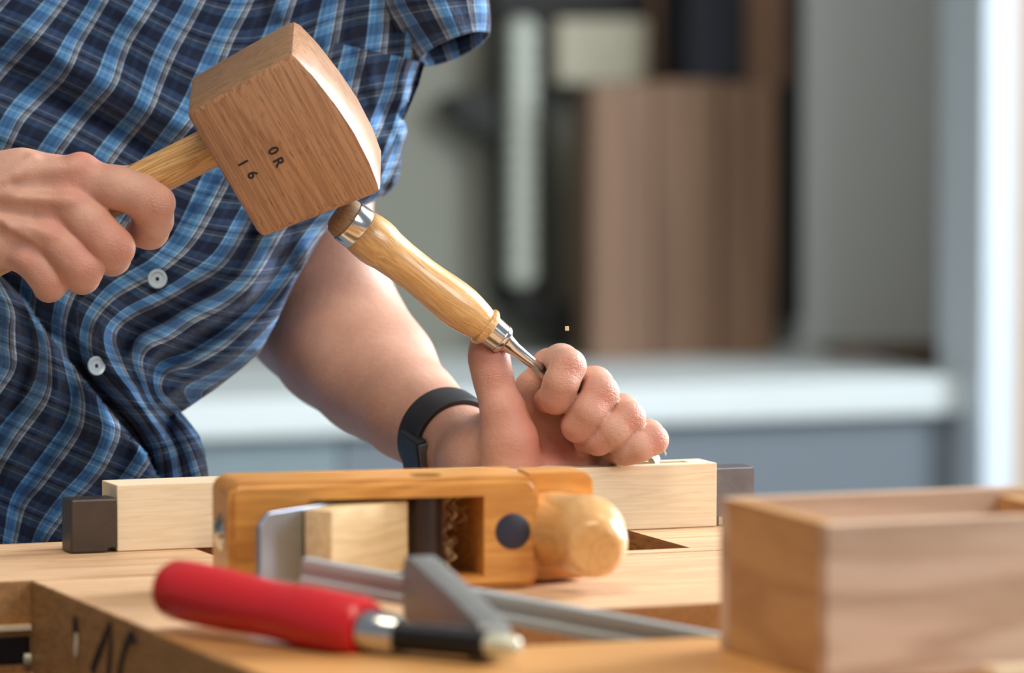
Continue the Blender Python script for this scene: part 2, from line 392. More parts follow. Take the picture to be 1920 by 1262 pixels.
# ------------------------------------------------------------------ wooden bench plane on its side
TP = math.radians(12.7)
PX = np.array([math.cos(TP), math.sin(TP), 0]); PY = np.array([-math.sin(TP), math.cos(TP), 0])
O_p = G(430, 1118); MP = frame(O_p, PX, PY, EZ)
W_ = .0655
pl = empty('wooden_plane', MP @ T(.1, .03, 0), 'honey coloured wooden hand plane lying on its side, throat facing forward', 'hand plane')
def rounded(x0, x1, z0, z1, r, n=6):
    pts = []
    for (cx, cz, a0) in ((x1-r, z1-r, 0), (x0+r, z1-r, 90), (x0+r, z0+r, 180), (x1-r, z0+r, 270)):
        for k in range(n+1):
            a = math.radians(a0+90*k/n); pts.append((cx+r*math.cos(a), cz+r*math.sin(a)))
    return pts
body = prism(rounded(0, .1835, 0, W_, .009), 0, .0600, axis='y')
bmesh.ops.bevel(body, geom=[e for e in body.edges if e.is_manifold and abs(e.calc_face_angle(0)) > 1.2], offset=.0035, segments=3, affect='EDGES')
sA = 45
# throat: parallelogram in (x', y') through the body, between two cheeks
thr = bmesh.new()
tp = [(.036, -.01), (.1505, -.01), (.1500, .03), (.1400, .0545), (.1030, .0545)]
z0c, z1c = .0075, .0545
a = [thr.verts.new((x, y, z0c)) for x, y in tp]; b = [thr.verts.new((x, y, z1c)) for x, y in tp]
thr.faces.new(a[::-1]); thr.faces.new(b)
for i in range(5): thr.faces.new((a[i], a[(i+1) % 5], b[(i+1) % 5], b[i]))
bmesh.ops.recalc_face_normals(thr, faces=thr.faces)
hole = lathe([(0, 0), (0, .0105), (.012, .0105), (.012, 0)], 28)
bmesh.ops.transform(hole, matrix=frame((.119, .021, W_-.009), (0, 0, 1), (0, 1, 0), (-1, 0, 0)), verts=hole.verts)
body = cut(body, [thr, hole])
obj('plane_body', body, M_['plane'], MP, pl, smooth=.6)
tpt = [p for p in rounded(.150, .2225, .0015, W_-.001, .008) if p[0] > .1840]
toe = prism([(.1837, W_-.001)]+sorted([p for p in tpt if p[1] > W_/2], key=lambda p: p[0]-p[1])+sorted([p for p in tpt if p[1] < W_/2], key=lambda p: -p[1]-p[0])+[(.1837, .0015)], .027, .0595, axis='y')
bmesh.ops.bevel(toe, geom=[e for e in toe.edges if abs(e.calc_face_angle(0)) > 1.2 and min(v.co.x for v in e.verts) > .184], offset=.0025, segments=2, affect='EDGES')
obj('toe', toe, M_['plane'], MP, pl, smooth=.6)
# iron, wedge in a tilted frame: local x runs from the mouth up and back
A45 = nrm(np.array([-1., -1., 0])); N45 = nrm(np.array([1., -1., 0]))
def pl45(o): return MP @ frame(np.array(o), A45, N45, np.cross(A45, N45))
MI = pl45((.112, .0535, W_/2-.0015))      # x along iron, y normal (towards wedge), z = -up
iron = prism([(0, -.0215), (0, .0215), (.138, .0215), (.147, .0145), (.147, -.0145), (.138, -.0215)], -.0015, .0015, .0004, axis='z')
bmesh.ops.transform(iron, matrix=Matrix.Rotation(math.pi/2, 4, 'X'), verts=iron.verts)
obj('plane_iron', iron, M_['iron'], MI, pl)
wz = .0205
wd_ = prism([(.012, .0022), (.104, .0022), (.104, .0212), (.036, .0285), (.012, .010)], -wz, wz, .0012, axis='z')
obj('wedge', wd_, M_['wedge'], MI, pl, smooth=.5)
bar = lathe([(0, 0), (0, .0095), (W_-.004, .0095), (W_-.004, 0)], 28)
obj('cross_bar', bar, M_['barwood'], MP @ frame((.119, .016, .0015), (0, 0, 1), (0, 1, 0), (-1, 0, 0)), pl, smooth=.6)
obj('hole_shade_disc', lathe([(0, 0), (0, .0098), (.002, .0098), (.002, 0)], 28), M_['dark'], MP @ frame((.119, .021, W_-.0036), (0, 0, 1), (0, 1, 0), (-1, 0, 0)), pl)  # black disc sunk in the hole, its colour stands in for shade
obj('strike_disc', lathe([(-.0006, 0), (-.0006, .0095), (-.0002, .0105), (.004, .0105), (.004, 0)], 32), M_['darkdisc'], MP @ frame((.1675, 0, .0335), (0, 1, 0), (0, 0, 1), (1, 0, 0)), pl, smooth=.5)
obj('heel_button', lathe([(-.004, 0), (-.0038, .0036), (-.0028, .0075), (0, .0112), (.003, .0112), (.003, 0)], 32), M_['steel'], MP @ frame((0, .030, .034), (1, 0, 0), (0, 0, 1), (0, -1, 0)), pl, smooth=.8)
def curl(name, c, n, mat, M, parent=None, rr=.003, turns=2.0, wdt=.0018):
    bm = bmesh.new(); prev = None
    ph = random.uniform(0, 6.28); ax = nrm(rng.normal(size=3)); s_ = nrm(np.cross(ax, [.3, .8, .1])); t_ = np.cross(ax, s_)
    for k in range(n):
        a = ph+turns*6.283*k/n; r = rr*(.5+.7*k/n)
        p = np.array(c)+(s_*math.cos(a)+t_*math.sin(a))*r+ax*k/n*rr*2.5
        v = [bm.verts.new(p-ax*wdt/2), bm.verts.new(p+ax*wdt/2)]
        if prev: bm.faces.new((prev[0], prev[1], v[1], v[0]))
        prev = v
    bmesh.ops.solidify(bm, geom=bm.faces[:], thickness=.0002)
    return obj(name, bm, mat, M, parent)
for k in range(14):
    x_, y_, z_ = .137+random.uniform(-.004, .006), .020+random.uniform(-.006, .012), .009+.036*k/13; pts_ = []
    dx, dz = random.uniform(-.6, .6), random.choice((-1, 1))*random.uniform(.5, 1); ph = random.uniform(0, 6)
    for i_ in range(12):
        pts_.append((min(max(x_+.0022*math.sin(ph+i_*.9), .131), .1455), y_+.002*math.cos(ph+i_*1.1), min(max(z_, .0085), .053)))
        x_ += dx*.0011; z_ += dz*.0019; dx += random.uniform(-.3, .3)
    sh = obj('wood_shaving', tube(pts_, [.0003+.0007*math.sin(math.pi*(i_+.5)/12) for i_ in range(12)], 6, flat=.35), M_['wedge'], MP, None, smooth=1.0)
    tag(sh, 'thin curled wood shaving caught in the throat of the wooden plane', 'shaving', 'shavings in the plane throat')

# ------------------------------------------------------------------ implicit surfaces
def sdf_mesh(fn, lo, hi, h):
    lo = np.array(lo, np.float32); hi = np.array(hi, np.float32)
    Bk = 8
    nb = np.ceil((hi-lo)/(h*Bk)).astype(int); N = nb*Bk+1
    val = np.full(tuple(N), 1., np.float32)
    cs = np.stack(np.meshgrid(*[np.arange(k) for k in nb], indexing='ij'), -1).reshape(-1, 3)
    cen = lo+(cs+.5)*Bk*h
    dc = fn(cen.astype(np.float32))
    act = np.abs(dc) < Bk*h*1.05
    # sign fill
    for c, d_ in zip(cs[~act], dc[~act]):
        if d_ < 0:
            s = c*Bk; val[s[0]:s[0]+Bk+1, s[1]:s[1]+Bk+1, s[2]:s[2]+Bk+1] = -1
    off = np.stack(np.meshgrid(*[np.arange(Bk+1)]*3, indexing='ij'), -1).reshape(-1, 3)
    ca = cs[act]
    for i in range(0, len(ca), 200):
        c = ca[i:i+200]; idx = (c[:, None, :]*Bk+off[None]).reshape(-1, 3)
        d_ = fn((lo+idx*h).astype(np.float32)); val[idx[:, 0], idx[:, 1], idx[:, 2]] = d_
    ins = val < 0
    c8 = [(i, j, k) for i in (0, 1) for j in (0, 1) for k in (0, 1)]
    nx, ny, nz = N
    sl = lambda a, o: a[o[0]:nx-1+o[0], o[1]:ny-1+o[1], o[2]:nz-1+o[2]]
    cnt = sum(sl(ins, o).astype(np.int8) for o in c8)
    surf = (cnt > 0) & (cnt < 8)
    ci = np.argwhere(surf); vid = np.full(surf.shape, -1, np.int64); vid[surf] = np.arange(len(ci))
    acc = np.zeros((len(ci), 3)); num = np.zeros(len(ci))
    for o in c8:
        for ax in range(3):
            if o[ax]: continue
            o2 = list(o); o2[ax] = 1
            va = val[ci[:, 0]+o[0], ci[:, 1]+o[1], ci[:, 2]+o[2]]; vb = val[ci[:, 0]+o2[0], ci[:, 1]+o2[1], ci[:, 2]+o2[2]]
            m = (va < 0) != (vb < 0); t = np.where(m, va/np.where(m, va-vb, 1), 0)
            p = np.array(o, float)[None].repeat(len(ci), 0); p[:, ax] += t
            acc[m] += p[m]; num[m] += 1
    V = lo+(ci+acc/np.maximum(num, 1)[:, None])*h
    Q = []
    for ax in range(3):
        a, b = [(1, 2), (2, 0), (0, 1)][ax]
        s0 = [slice(0, n) for n in N]; s1 = [slice(0, n) for n in N]
        s0[ax] = slice(0, N[ax]-1); s1[ax] = slice(1, N[ax])
        e = ins[tuple(s0)] != ins[tuple(s1)]; E_ = np.argwhere(e)
        E_ = E_[(E_[:, a] > 0) & (E_[:, b] > 0) & (E_[:, a] < N[a]-1) & (E_[:, b] < N[b]-1)]
        fl = ins[E_[:, 0], E_[:, 1], E_[:, 2]]
        def vv(da, db):
            q = E_.copy(); q[:, a] += da; q[:, b] += db; return vid[q[:, 0], q[:, 1], q[:, 2]]
        q = np.stack([vv(-1, -1), vv(0, -1), vv(0, 0), vv(-1, 0)], 1)
        q[~fl] = q[~fl][:, ::-1]; Q.append(q)
    Q = np.concatenate(Q); Q = Q[(Q >= 0).all(1)]
    return V, Q
def rc(p, a, b, ra, rb):
    a = a.astype(np.float32); ba = (b-a).astype(np.float32); pa = p-a; h = np.clip(pa@ba/max(float(ba@ba), 1e-12), 0, 1)
    return np.linalg.norm(pa-h[:, None]*ba, axis=1)-(ra+(rb-ra)*h)
def smin(a, b, k):
    h = np.maximum(k-np.abs(a-b), 0)/k; return np.minimum(a, b)-h*h*k*.25
def smax(a, b, k): return -smin(-a, -b, k)
def chain(p, pts, k):
    d = None
    for (a, ra), (b, rb) in zip(pts, pts[1:]):
        e = rc(p, a, b, ra, rb); d = e if d is None else smin(d, e, k)
    return d

# horn of the plane
def horn_fn(p):
    c = [(np.array([.180, .042, .033]), .020), (np.array([.197, .012, .033]), .0185), (np.array([.2085, -.012, .032]), .0205), (np.array([.2085, -.032, .0285]), .0195)]
    d = chain(p, c, .012)
    pn = nrm(np.array([-.25, -1., -.10])).astype(np.float32); q = np.array([.205, -.0450, .027], np.float32)
    cutp = (p-q)@pn
    k = .0015; h = np.maximum(k-np.abs(d-cutp), 0)/k
    return np.maximum(np.maximum(d, cutp)+h*h*k*.25, .0275-p[:, 1] if False else d-1)
V, Q = sdf_mesh(horn_fn, (.15, -.06, 0), (.24, .028, .07), .0012)
mesh_np('horn', V, Q, M_['horn'], MP, pl)

# ------------------------------------------------------------------ bar clamp
def ax_frame(a, b, up=(0, 0, 1)):
    x = nrm(b-a); y = nrm(np.cross(up, x)); z = np.cross(x, y); return frame(a, x, y, z), np.linalg.norm(b-a)
hA = P(315, 1102, 3.085); hB = P(688, 1181, 2.985)
MH, Lh = ax_frame(hA, hB)
bc = empty('bar_clamp', T(P(600, 1190, 3.03)), 'bar clamp with a red wooden handle and grey arm lying on the workbench', 'clamp')
prof = [(0, 0), (0.0, .009), (.002, .0128), (.006, .0146), (.02, .0152), (.05, .0148), (.075, .0138), (.095, .0140), (.108, .0152), (Lh-.004, .0150), (Lh, .0135), (Lh, 0)]
prof = [(x*1.0, r*1.13) for x, r in prof if x <= Lh+1e-9]
obj('handle', lathe(prof, 48), M_['red'], MH, bc, smooth=.7)
def along(s): return hA+(hB-hA)/Lh*s
hd = nrm(hB-hA)
fA = hB; fB = P(752, 1193, 2.973); MF, Lf = ax_frame(fA, fB)
obj('ferrule', lathe([(0, 0), (0, .0118), (Lf-.002, .0112), (Lf, .0100), (Lf, 0)], 40), M_['steel'], MF, bc, smooth=.7)
sB = P(915, 1208, 2.935)
MSp, Ls = ax_frame(fB, sB)
tp_ = []; npt = 46
for k in range(npt+1):
    tp_.append((Ls*k/npt, .0080 if k % 2 else .0070))
obj('spindle', lathe([(0, 0)]+tp_+[(Ls, 0)], 28), M_['black'], MSp, bc, smooth=.5)
pB = P(975, 1213, 2.925); MQ, Lq = ax_frame(sB, pB)
obj('pressure_pad', lathe([(0, 0), (0, .0058), (Lq*.7, .0060), (Lq*.92, .0045), (Lq, .002), (Lq, 0)], 28), M_['endcap'], MQ, bc, smooth=.7)
rA = P(568, 1072, 3.12); rB = P(1420, 1229, 3.045)
MR, Lr = ax_frame(rA, rB)
rail = bmesh.new()
sec = [(q_[0]*1.2, q_[1]*1.3) for q_ in [(-.0035, -.0062), (-.0035, -.0022), (-.0022, -.0022), (-.0022, .0022), (-.0035, .0022), (-.0035, .0062), (.0035, .0062), (.0035, .0022), (.0022, .0022), (.0022, -.0022), (.0035, -.0022), (.0035, -.0062)]]
rail = prism(sec, 0, Lr, .0004, 1, axis='x')
obj('rail', rail, M_['rail'], MR, bc)
# sliding arm: thick casting hugging the rail and running down to the spindle
aA = P(792, 1107, 3.075); aB = P(925, 1200, 2.945)
MA_, La = ax_frame(aA, aB)
arm = prism([(-.013, .011), (-.006, .0185), (.010, .0180), (La*.6, .0135), (La, .0090), (La+.006, .004), (La+.006, -.006), (La, -.0095), (La*.55, -.0135), (.008, -.0165), (-.010, -.015)], -.0085, .0085, .0018, 2, axis='y')
obj('sliding_arm', arm, M_['cast'], MA_, bc, smooth=.6)

# ------------------------------------------------------------------ open wooden box in the foreground
cf = toB(G(1545, 1280)); bk = toB(G(1350, 1218))
u0, v0_, v1_ = .1735, -.688, -.545; h_ = .0815; wl = .012; Lb = .46
bx = empty('wooden_box', MB @ T(.3, -.62, 0), 'open box of pale brown wood standing in the right foreground', 'box')
obj('front_board', BOX(u0, u0+Lb, v0_, v0_+wl, .0005, h_, bev=.0012), M_['boxw'], MB, bx)
obj('back_board', BOX(u0, u0+Lb, v1_-wl, v1_, .0005, h_, bev=.0012), M_['boxw'], MB, bx)
obj('end_board', BOX(u0+.0002, u0+wl, v0_+wl+.0002, v1_-wl-.0002, .0005, h_-.0002, bev=.0005), M_['boxe'], MB, bx)
obj('end_board', BOX(u0+Lb-wl, u0+Lb-.0002, v0_+wl+.0002, v1_-wl-.0002, .0005, h_-.0002, bev=.0005), M_['boxe'], MB, bx)
obj('bottom_board', BOX(u0+wl+.0002, u0+Lb-wl-.0002, v0_+wl+.0002, v1_-wl-.0002, .0005, .008), M_['boxw'], MB, bx)
ud = toB(RP(1872, 930, B(0, v1_-wl), EV))[0]
obj('divider', BOX(ud, ud+.012, v0_+wl+.0002, v1_-wl-.0002, .008, h_-.004), M_['boxe'], MB, bx)
q = toB(G(1880, 1262)); 
tag(obj('wood_scrap', BOX(q[0]-.02, q[0]+.05, -.720, -.700, .0005, .0075, bev=.001), M_['maple'], MB @ T(0, 0, 0)), 'pale flat wood scrap in the bottom right corner before the box', 'scrap')

# ------------------------------------------------------------------ mallet
tv = nrm((-.012, .953, .30)); av = nrm((.898, -.13, .44)); av = nrm(av-tv*np.dot(av, tv)); zv = np.cross(av, tv)
C0 = P(525, 285, 3.462)
MM = frame(C0, av, tv, zv); MMi = MM.inverted()
def ml(px, py):
    q = MMi @ Vector(RP(px, py, C0, tv)); return (q.x, q.z)
Th = .067
mal = empty('mallet', MM @ T(0, Th/2, 0), 'large beech joiner\'s mallet with stamped letters, swung onto the chisel', 'mallet')
crown = [ml(*c) for c in ((548, 97), (592, 143), (634, 197), (668, 248), (697, 305), (718, 362))]
fr = [ml(489, 451), ml(346, 212)] + crown
headbm = prism(fr, 0, Th, axis='y')
bmesh.ops.recalc_face_normals(headbm, faces=headbm.faces)
eds = [e for e in headbm.edges if e.calc_face_angle(0) > .5]
bmesh.ops.bevel(headbm, geom=eds, offset=.0052, segments=2, affect='EDGES', profile=.5)
ha_ = ml(398, 306); ha2 = ml(300, 355)
hz = lambda x: ha_[1]+(ha2[1]-ha_[1])/(ha2[0]-ha_[0])*(x-ha_[0])
mh = obj('mallet_head', headbm, M_['beech'], MM, mal, smooth=.6)
mh.data.materials.append(M_['endgrain'])
for f in mh.data.polygons:
    if abs(f.normal.z) > .8: f.material_index = 1
yc = Th/2
a0 = MM @ Vector((-.30, yc-.002, hz(-.30))); a1 = MM @ Vector((ha_[0]+.01, yc-.002, hz(ha_[0]+.01)))
HA = np.array(a0); HB = np.array(a1); MHn, Ln = ax_frame(HA, HB)
obj('mallet_handle', lathe([(0, 0), (0, .010), (.004, .0130), (.03, .0138), (Ln*.6, .0128), (Ln, .0128), (Ln, 0)], 48, 1.1, 1), M_['ash'], MHn, mal, smooth=.7)
hdir = nrm(HB-HA)
def stamp(ch, px, py, size, ang):
    c = bpy.data.curves.new('t', 'FONT'); c.body = ch; c.size = size; c.extrude = .00015; c.align_x = 'CENTER'; c.align_y = 'CENTER'; c.offset = .0002
    o = bpy.data.objects.new('t', c); COL.objects.link(o); dg = bpy.context.evaluated_depsgraph_get(); dg.update()
    me = bpy.data.meshes.new_from_object(o.evaluated_get(dg)); bpy.data.objects.remove(o)
    me.materials.clear(); me.materials.append(M_['ink'])
    me.name = 'stamped_letter'; ob = bpy.data.objects.new('stamped_letter', me); COL.objects.link(ob)
    x, z = ml(px, py)
    ca, sa = math.cos(ang), math.sin(ang)
    X = (ca, 0, sa); Y = (-sa, 0, ca); Zn = (0, -1, 0)
    place(ob, MM @ frame((x, -.0001, z), X, Y, Zn), mal)
for ch, x, y in (('0', 512, 283), ('R', 522, 304), ('1', 455, 306), ('6', 473, 328)): stamp(ch, x, y, .0092, math.radians(-88))

# ------------------------------------------------------------------ chisel
cA = P(630, 396, 3.522); cB = P(1238, 866, 3.5875)
MC, Lc = ax_frame(cA, cB, (0, -.6, 1))
ch = empty('chisel', T(cB), 'wooden handled socket chisel with steel hoop, struck by the mallet', 'chisel')
sx = lambda s: (s-200)/3.32/768*Lc
rm = lambda px: px/2.985/1000
obj('handle', lathe([(sx(372), 0), (sx(372), rm(38)), (sx(386), rm(41)), (sx(392), rm(43)), (sx(440), rm(45)), (sx(505), rm(46)), (sx(550), rm(44.5)), (sx(595), rm(41.5)), (sx(696), rm(39)), (sx(852), rm(38)), (sx(940), rm(39.5)), (sx(1024), rm(41.5)), (sx(1110), rm(43)), (sx(1180), rm(42.5)), (sx(1240), rm(40)), (sx(1300), rm(36.5)), (sx(1338), rm(33.5)), (sx(1342), rm(33)),
    (sx(1346), rm(36)), (sx(1356), rm(38.5)), (sx(1370), rm(38.5)), (sx(1382), rm(36)), (sx(1392), rm(33)), (sx(1392), 0)], 56), M_['chis'], MC, ch, smooth=.8)
obj('striking_end', lathe([(sx(205), 0), (sx(206), rm(18)), (sx(214), rm(30)), (sx(235), rm(37)), (sx(270), rm(40)), (sx(296), rm(40)), (sx(296), 0)], 48), M_['endgrain'], MC, ch, smooth=.8)
obj('hoop', lathe([(sx(292), rm(36)), (sx(290), rm(41)), (sx(293), rm(42.5)), (sx(380), rm(43)), (sx(386), rm(42)), (sx(386), rm(36))], 56), M_['steel'], MC, ch, smooth=.6)
obj('ferrule', lathe([(sx(1385), 0), (sx(1385), rm(31)), (sx(1440), rm(29.5)), (sx(1476), rm(28.5)), (sx(1480), rm(29.5)), (sx(1500), rm(28.5)), (sx(1512), rm(25)), (sx(1512), 0)], 48), M_['steel'], MC, ch, smooth=.6)
bm = lathe([(sx(1505), 0), (sx(1505), rm(22)), (sx(1535), rm(17.5)), (sx(1590), rm(13.5)), (sx(1680), rm(11.5)), (sx(1760), rm(10)), (sx(1800), rm(8)), (sx(1800), 0)], 32)
obj('shank', bm, M_['steel'], MC, ch, smooth=.8)
bl = prism([(sx(1735), -.0030), (sx(1790), -.0048), (Lc, -.0048), (Lc, .0048), (sx(1790), .0048), (sx(1735), .0030)], -.0024, .0018, .0005, 1, axis='z')
obj('blade', cut(bl, [prism([(Lc-.011, .004), (Lc+.004, .004), (Lc+.004, -.0030)], -.01, .01, axis='y')]), M_['blade'], MC, ch)

# ------------------------------------------------------------------ person: body
def skin_mat():
    m = NT('skin'); v = m.obj()
    at = m.n('ShaderNodeAttribute'); at.attribute_name = 'flush'
    n1 = m.noise(v, 40, 4); n2 = m.noise(v, 220, 4, .6); n3 = m.noise(v, 900, 3, .6)
    c = m.mix(n1, L(186, 136, 114), L(220, 176, 154))
    c = m.mix(m.math('MULTIPLY', at.outputs['Fac'], .55, clamp=True), c, L(208, 118, 104))
    c = m.mix(m.math('MULTIPLY', n2, .18), c, L(176, 112, 88))
    m.l(c, m.b.inputs['Base Color'])
    m.b.inputs['Roughness'].default_value = .46; m.b.inputs['Subsurface Weight'].default_value = .12
    m.b.inputs['Subsurface Radius'].default_value = (1, .35, .2); m.b.inputs['Subsurface Scale'].default_value = .006
    cr = m.n('ShaderNodeAttribute'); cr.attribute_name = 'crease'
    vo = m.n('ShaderNodeTexVoronoi', feature='DISTANCE_TO_EDGE'); vo.inputs['Scale'].default_value = 520
    m.l(m.obj((.35, 1, 1), (0, .75, 0)), vo.inputs['Vector'])
    ck = m.math('MULTIPLY', m.math('MULTIPLY', m.math('MINIMUM', vo.outputs['Distance'], .18), 6.0), m.math('MULTIPLY_ADD', cr.outputs['Fac'], .55, .06))
    wv = m.math('ADD', m.math('ADD', m.math('MULTIPLY', n2, .8), m.math('MULTIPLY', n3, .6)), ck); bump(m, wv, .45, .0013)
    return m.m
SKIN = skin_mat()
mm = .001
def R_(px, py, d, r): return (P(px, py, 3.485+d*mm), r*mm)
RH = dict(
    index=[R_(158, 338, 1, 13.5), R_(220, 352, -3, 12.8), R_(262, 366, -4, 12.6), R_(284, 387, 3, 12.9), R_(287, 412, 13, 12.0), R_(281, 432, 24, 11.2), R_(262, 436, 36, 9.5)],
    middle=[R_(132, 385, -3, 13.2), R_(170, 420, -5, 12.6), R_(198, 450, -4, 12.2), R_(211, 469, 2, 12.2), R_(210, 482, 14, 11), R_(198, 474, 30, 9.5)],
    ring=[R_(92, 440, -2, 12.5), R_(125, 470, -4, 11.8), R_(146, 494, -3, 11.5), R_(155, 508, 3, 11.5), R_(154, 518, 14, 10.5), R_(140, 505, 30, 9)],
    pinky=[R_(50, 478, 3, 11.5), R_(74, 500, 1, 10.8), R_(88, 518, 2, 10.5), R_(95, 529, 8, 10.3), R_(92, 536, 18, 9.4), R_(80, 525, 32, 8)])
RM = [[R_(-70, 352, 10, 22), R_(40, 334, 4, 17), R_(158, 338, 2, 13.5)], [R_(-70, 390, 8, 25), R_(30, 372, 2, 16), R_(132, 385, -1, 13)],
      [R_(-70, 410, 8, 25), R_(10, 415, 2, 15.5), R_(92, 440, 0, 12.5)], [R_(-70, 430, 12, 23), R_(-10, 450, 8, 15.5), R_(50, 478, 4, 11.5)]]
RK = [(R_(152, 314, -3, 9)), (R_(130, 366, -9, 9.5)), (R_(93, 428, -8, 8.5)), (R_(50, 478, -3, 8)), R_(300, 378, -4, 9), R_(225, 462, -4, 8.5), R_(168, 500, -3, 8)]
RTm = [R_(20, 380, 32, 17), R_(120, 365, 42, 13), R_(200, 345, 44, 10.5), R_(262, 340, 42, 9.8)]
RF = [R_(-70, 395, 10, 29), R_(-180, 392, 18, 31), R_(-420, 400, 45, 42), R_(-640, 430, 70, 47)]
RTEN = [[R_(-30, 362, -14.5, 3.5), R_(125, 370, -13, 3.5)], [R_(-30, 398, -15.5, 3.5), R_(85, 430, -13, 3.5)], [R_(60, 300, -9, 2), R_(30, 330, -14.5, 2), R_(-20, 345, -15, 2.2), R_(-80, 335, -17, 2.2)], [R_(70, 455, -12, 1.6), R_(20, 430, -15.5, 1.8), R_(-40, 440, -15.5, 2)], [R_(-40, 325, -8, 4), R_(130, 318, -8, 4)]]
RCV = [[R_(40, 350, -18, 3), R_(95, 348, -17, 4), R_(150, 350, -17, 4.5)], [R_(0, 395, -17, 3), R_(60, 408, -18, 4), R_(118, 420, -17, 4)], [R_(-30, 428, -16, 3), R_(20, 452, -16, 4), R_(74, 478, -15, 4)]]
def rhand(p):
    palm = chain(p, RF, .004)
    for c in RM: palm = smin(palm, chain(p, c, .006), .007)
    palm = smin(palm, chain(p, RTm, .006), .008)
    for c in RTEN: palm = smin(palm, chain(p, c, .003), .006)
    for q, r in RK[:4]: palm = smin(palm, rc(p, q, q+1e-5, r, r), .006)
    for a, b, c in RCV: palm = smax(palm, -chain(p, [a, b, c], .001), .009)
    d = None
    for i, f in enumerate(RH.values()):
        e = chain(p, f, .005)
        if i < 3: q, r = RK[4+i]; e = smin(e, rc(p, q, q+1e-5, r, r), .006)
        e = smin(palm, e, .004); d = e if d is None else smin(d, e, .0012)
    # keep clear of the mallet handle
    ba = (HB-HA).astype(np.float32); pa = p-HA.astype(np.float32); t = pa@ba/(ba@ba)
    dh = np.linalg.norm(pa-t[:, None]*ba, axis=1)-.0132
    return np.maximum(d, -dh)
def Lp(px, py, d, r): return (P(px, py, 3.556+d*mm), r*mm)
LH = dict(
    index=[Lp(1000, 745, 40, 12), Lp(1030, 688, 30, 11), Lp(1052, 680, 12, 11.2), Lp(1065, 687, -3, 11.2), Lp(1052, 718, -7, 10.6), Lp(1043, 745, -3, 10.0), Lp(1026, 750, 14, 8.6)],
    middle=[Lp(1050, 780, 45, 12), Lp(1095, 722, 34, 11), Lp(1115, 722, 12, 11.2), Lp(1126, 737, -1, 11.4), Lp(1104, 772, -6, 10.7), Lp(1084, 799, -2, 9.8), Lp(1072, 790, 20, 8)],
    ring=[Lp(1095, 815, 45, 11.5), Lp(1145, 770, 34, 10.4), Lp(1165, 772, 12, 10.6), Lp(1178, 784, 0, 10.6), Lp(1150, 808, -5, 9.8), Lp(1122, 826, -1, 8.8), Lp(1098, 828, 16, 8)],
    pinky=[Lp(1135, 845, 42, 11), Lp(1195, 815, 32, 9.4), Lp(1215, 816, 12, 9.4), Lp(1225, 825, 2, 9.3), Lp(1198, 838, -2, 8.8), Lp(1173, 846, 1, 8.2), Lp(1150, 850, 16, 7.5)])
LM = [[Lp(905, 865, 42, 22), Lp(1000, 745, 42, 13)], [Lp(905, 865, 42, 22), Lp(1050, 780, 47, 13)], [Lp(905, 875, 42, 22), Lp(1095, 815, 47, 13)], [Lp(905, 885, 42, 20), Lp(1135, 848, 44, 12)],
      [Lp(975, 900, 32, 18), Lp(1085, 885, 28, 15)]]
LT = [Lp(958, 875, 12, 18), Lp(955, 825, 9, 16.5), Lp(944, 772, 8, 13), Lp(929, 728, 12, 10.6), Lp(922, 698, 10, 10.8), Lp(916, 668, 12, 11.0), Lp(913, 648, 16, 10.2)]
LF = [(P(905, 868, 3.600), .024), (P(868, 842, 3.625), .0262), (P(838, 822, 3.645), .0285), (P(770, 768, 3.68), .0330), (P(697, 702, 3.73), .0405), (P(640, 640, 3.765), .0470), (P(592, 575, 3.80), .050)]
LU = [(P(592, 575, 3.80), .049), (P(585, 400, 3.83), .040), (P(600, 200, 3.84), .044), (P(630, 0, 3.84), .048), (P(650, -220, 3.84), .055)]
LWB = [[Lp(985, 760, 30, 8), Lp(1000, 722, 32, 9)]]
LCV = [[Lp(985, 735, 16, 2), Lp(1012, 775, 10, 3), Lp(1035, 820, 3, 3.5), Lp(1045, 870, 0, 3.5)], [Lp(975, 715, 20, 1), Lp(1005, 745, 19, 1.2)], [Lp(965, 728, 18, 1), Lp(992, 752, 17, 1.2)]]
def lhand(p):
    palm = smin(chain(p, LF, .004), chain(p, LU, .004), .012)
    for c in LM: palm = smin(palm, chain(p, c, .01), .012)
    palm = smax(palm, -chain(p, [Lp(899, 735, 8, 3), Lp(899, 800, 6, 5.5), Lp(897, 880, 6, 6)], .001), .003)
    for c in LCV: palm = smax(palm, -chain(p, c, .001), .005)
    q, r = (P(622, 470, 3.765), .03); palm = smin(palm, rc(p, q, q+1e-4, r, r), .03)
    q, r = (P(672, 560, 3.755), .010); palm = smin(palm, rc(p, q, P(760, 660, 3.72), r, r*.8), .025)
    palm = smin(palm, chain(p, LT, .007), .012)
    for c in LWB: palm = smin(palm, chain(p, c, .004), .012)
    d = None
    for i, f in enumerate(LH.values()):
        e = chain(p, f[:4], .005); e = smin(e, chain(p, f[3:], .005), .003)
        pip = f[3]; nx = P(0, 0, 3.556)
        e = smin(palm, e, .004); d = e if d is None else smin(d, e, .0012)
    ba = (cB-cA).astype(np.float32); pa = p-cA.astype(np.float32); t = np.clip(pa@ba/(ba@ba), 0, 1)
    s_ = 200+t*768*3.32
    rad = np.interp(s_, [200, 1300, 1342, 1385, 1395, 1512, 1520, 1590, 1800, 2750], [.014, .0122, .0129, .0129, .0100, .0098, .0062, .0048, .0036, .0036]).astype(np.float32)
    dh = np.linalg.norm(pa-t[:, None]*ba, axis=1)-rad
    return np.maximum(d, -dh)
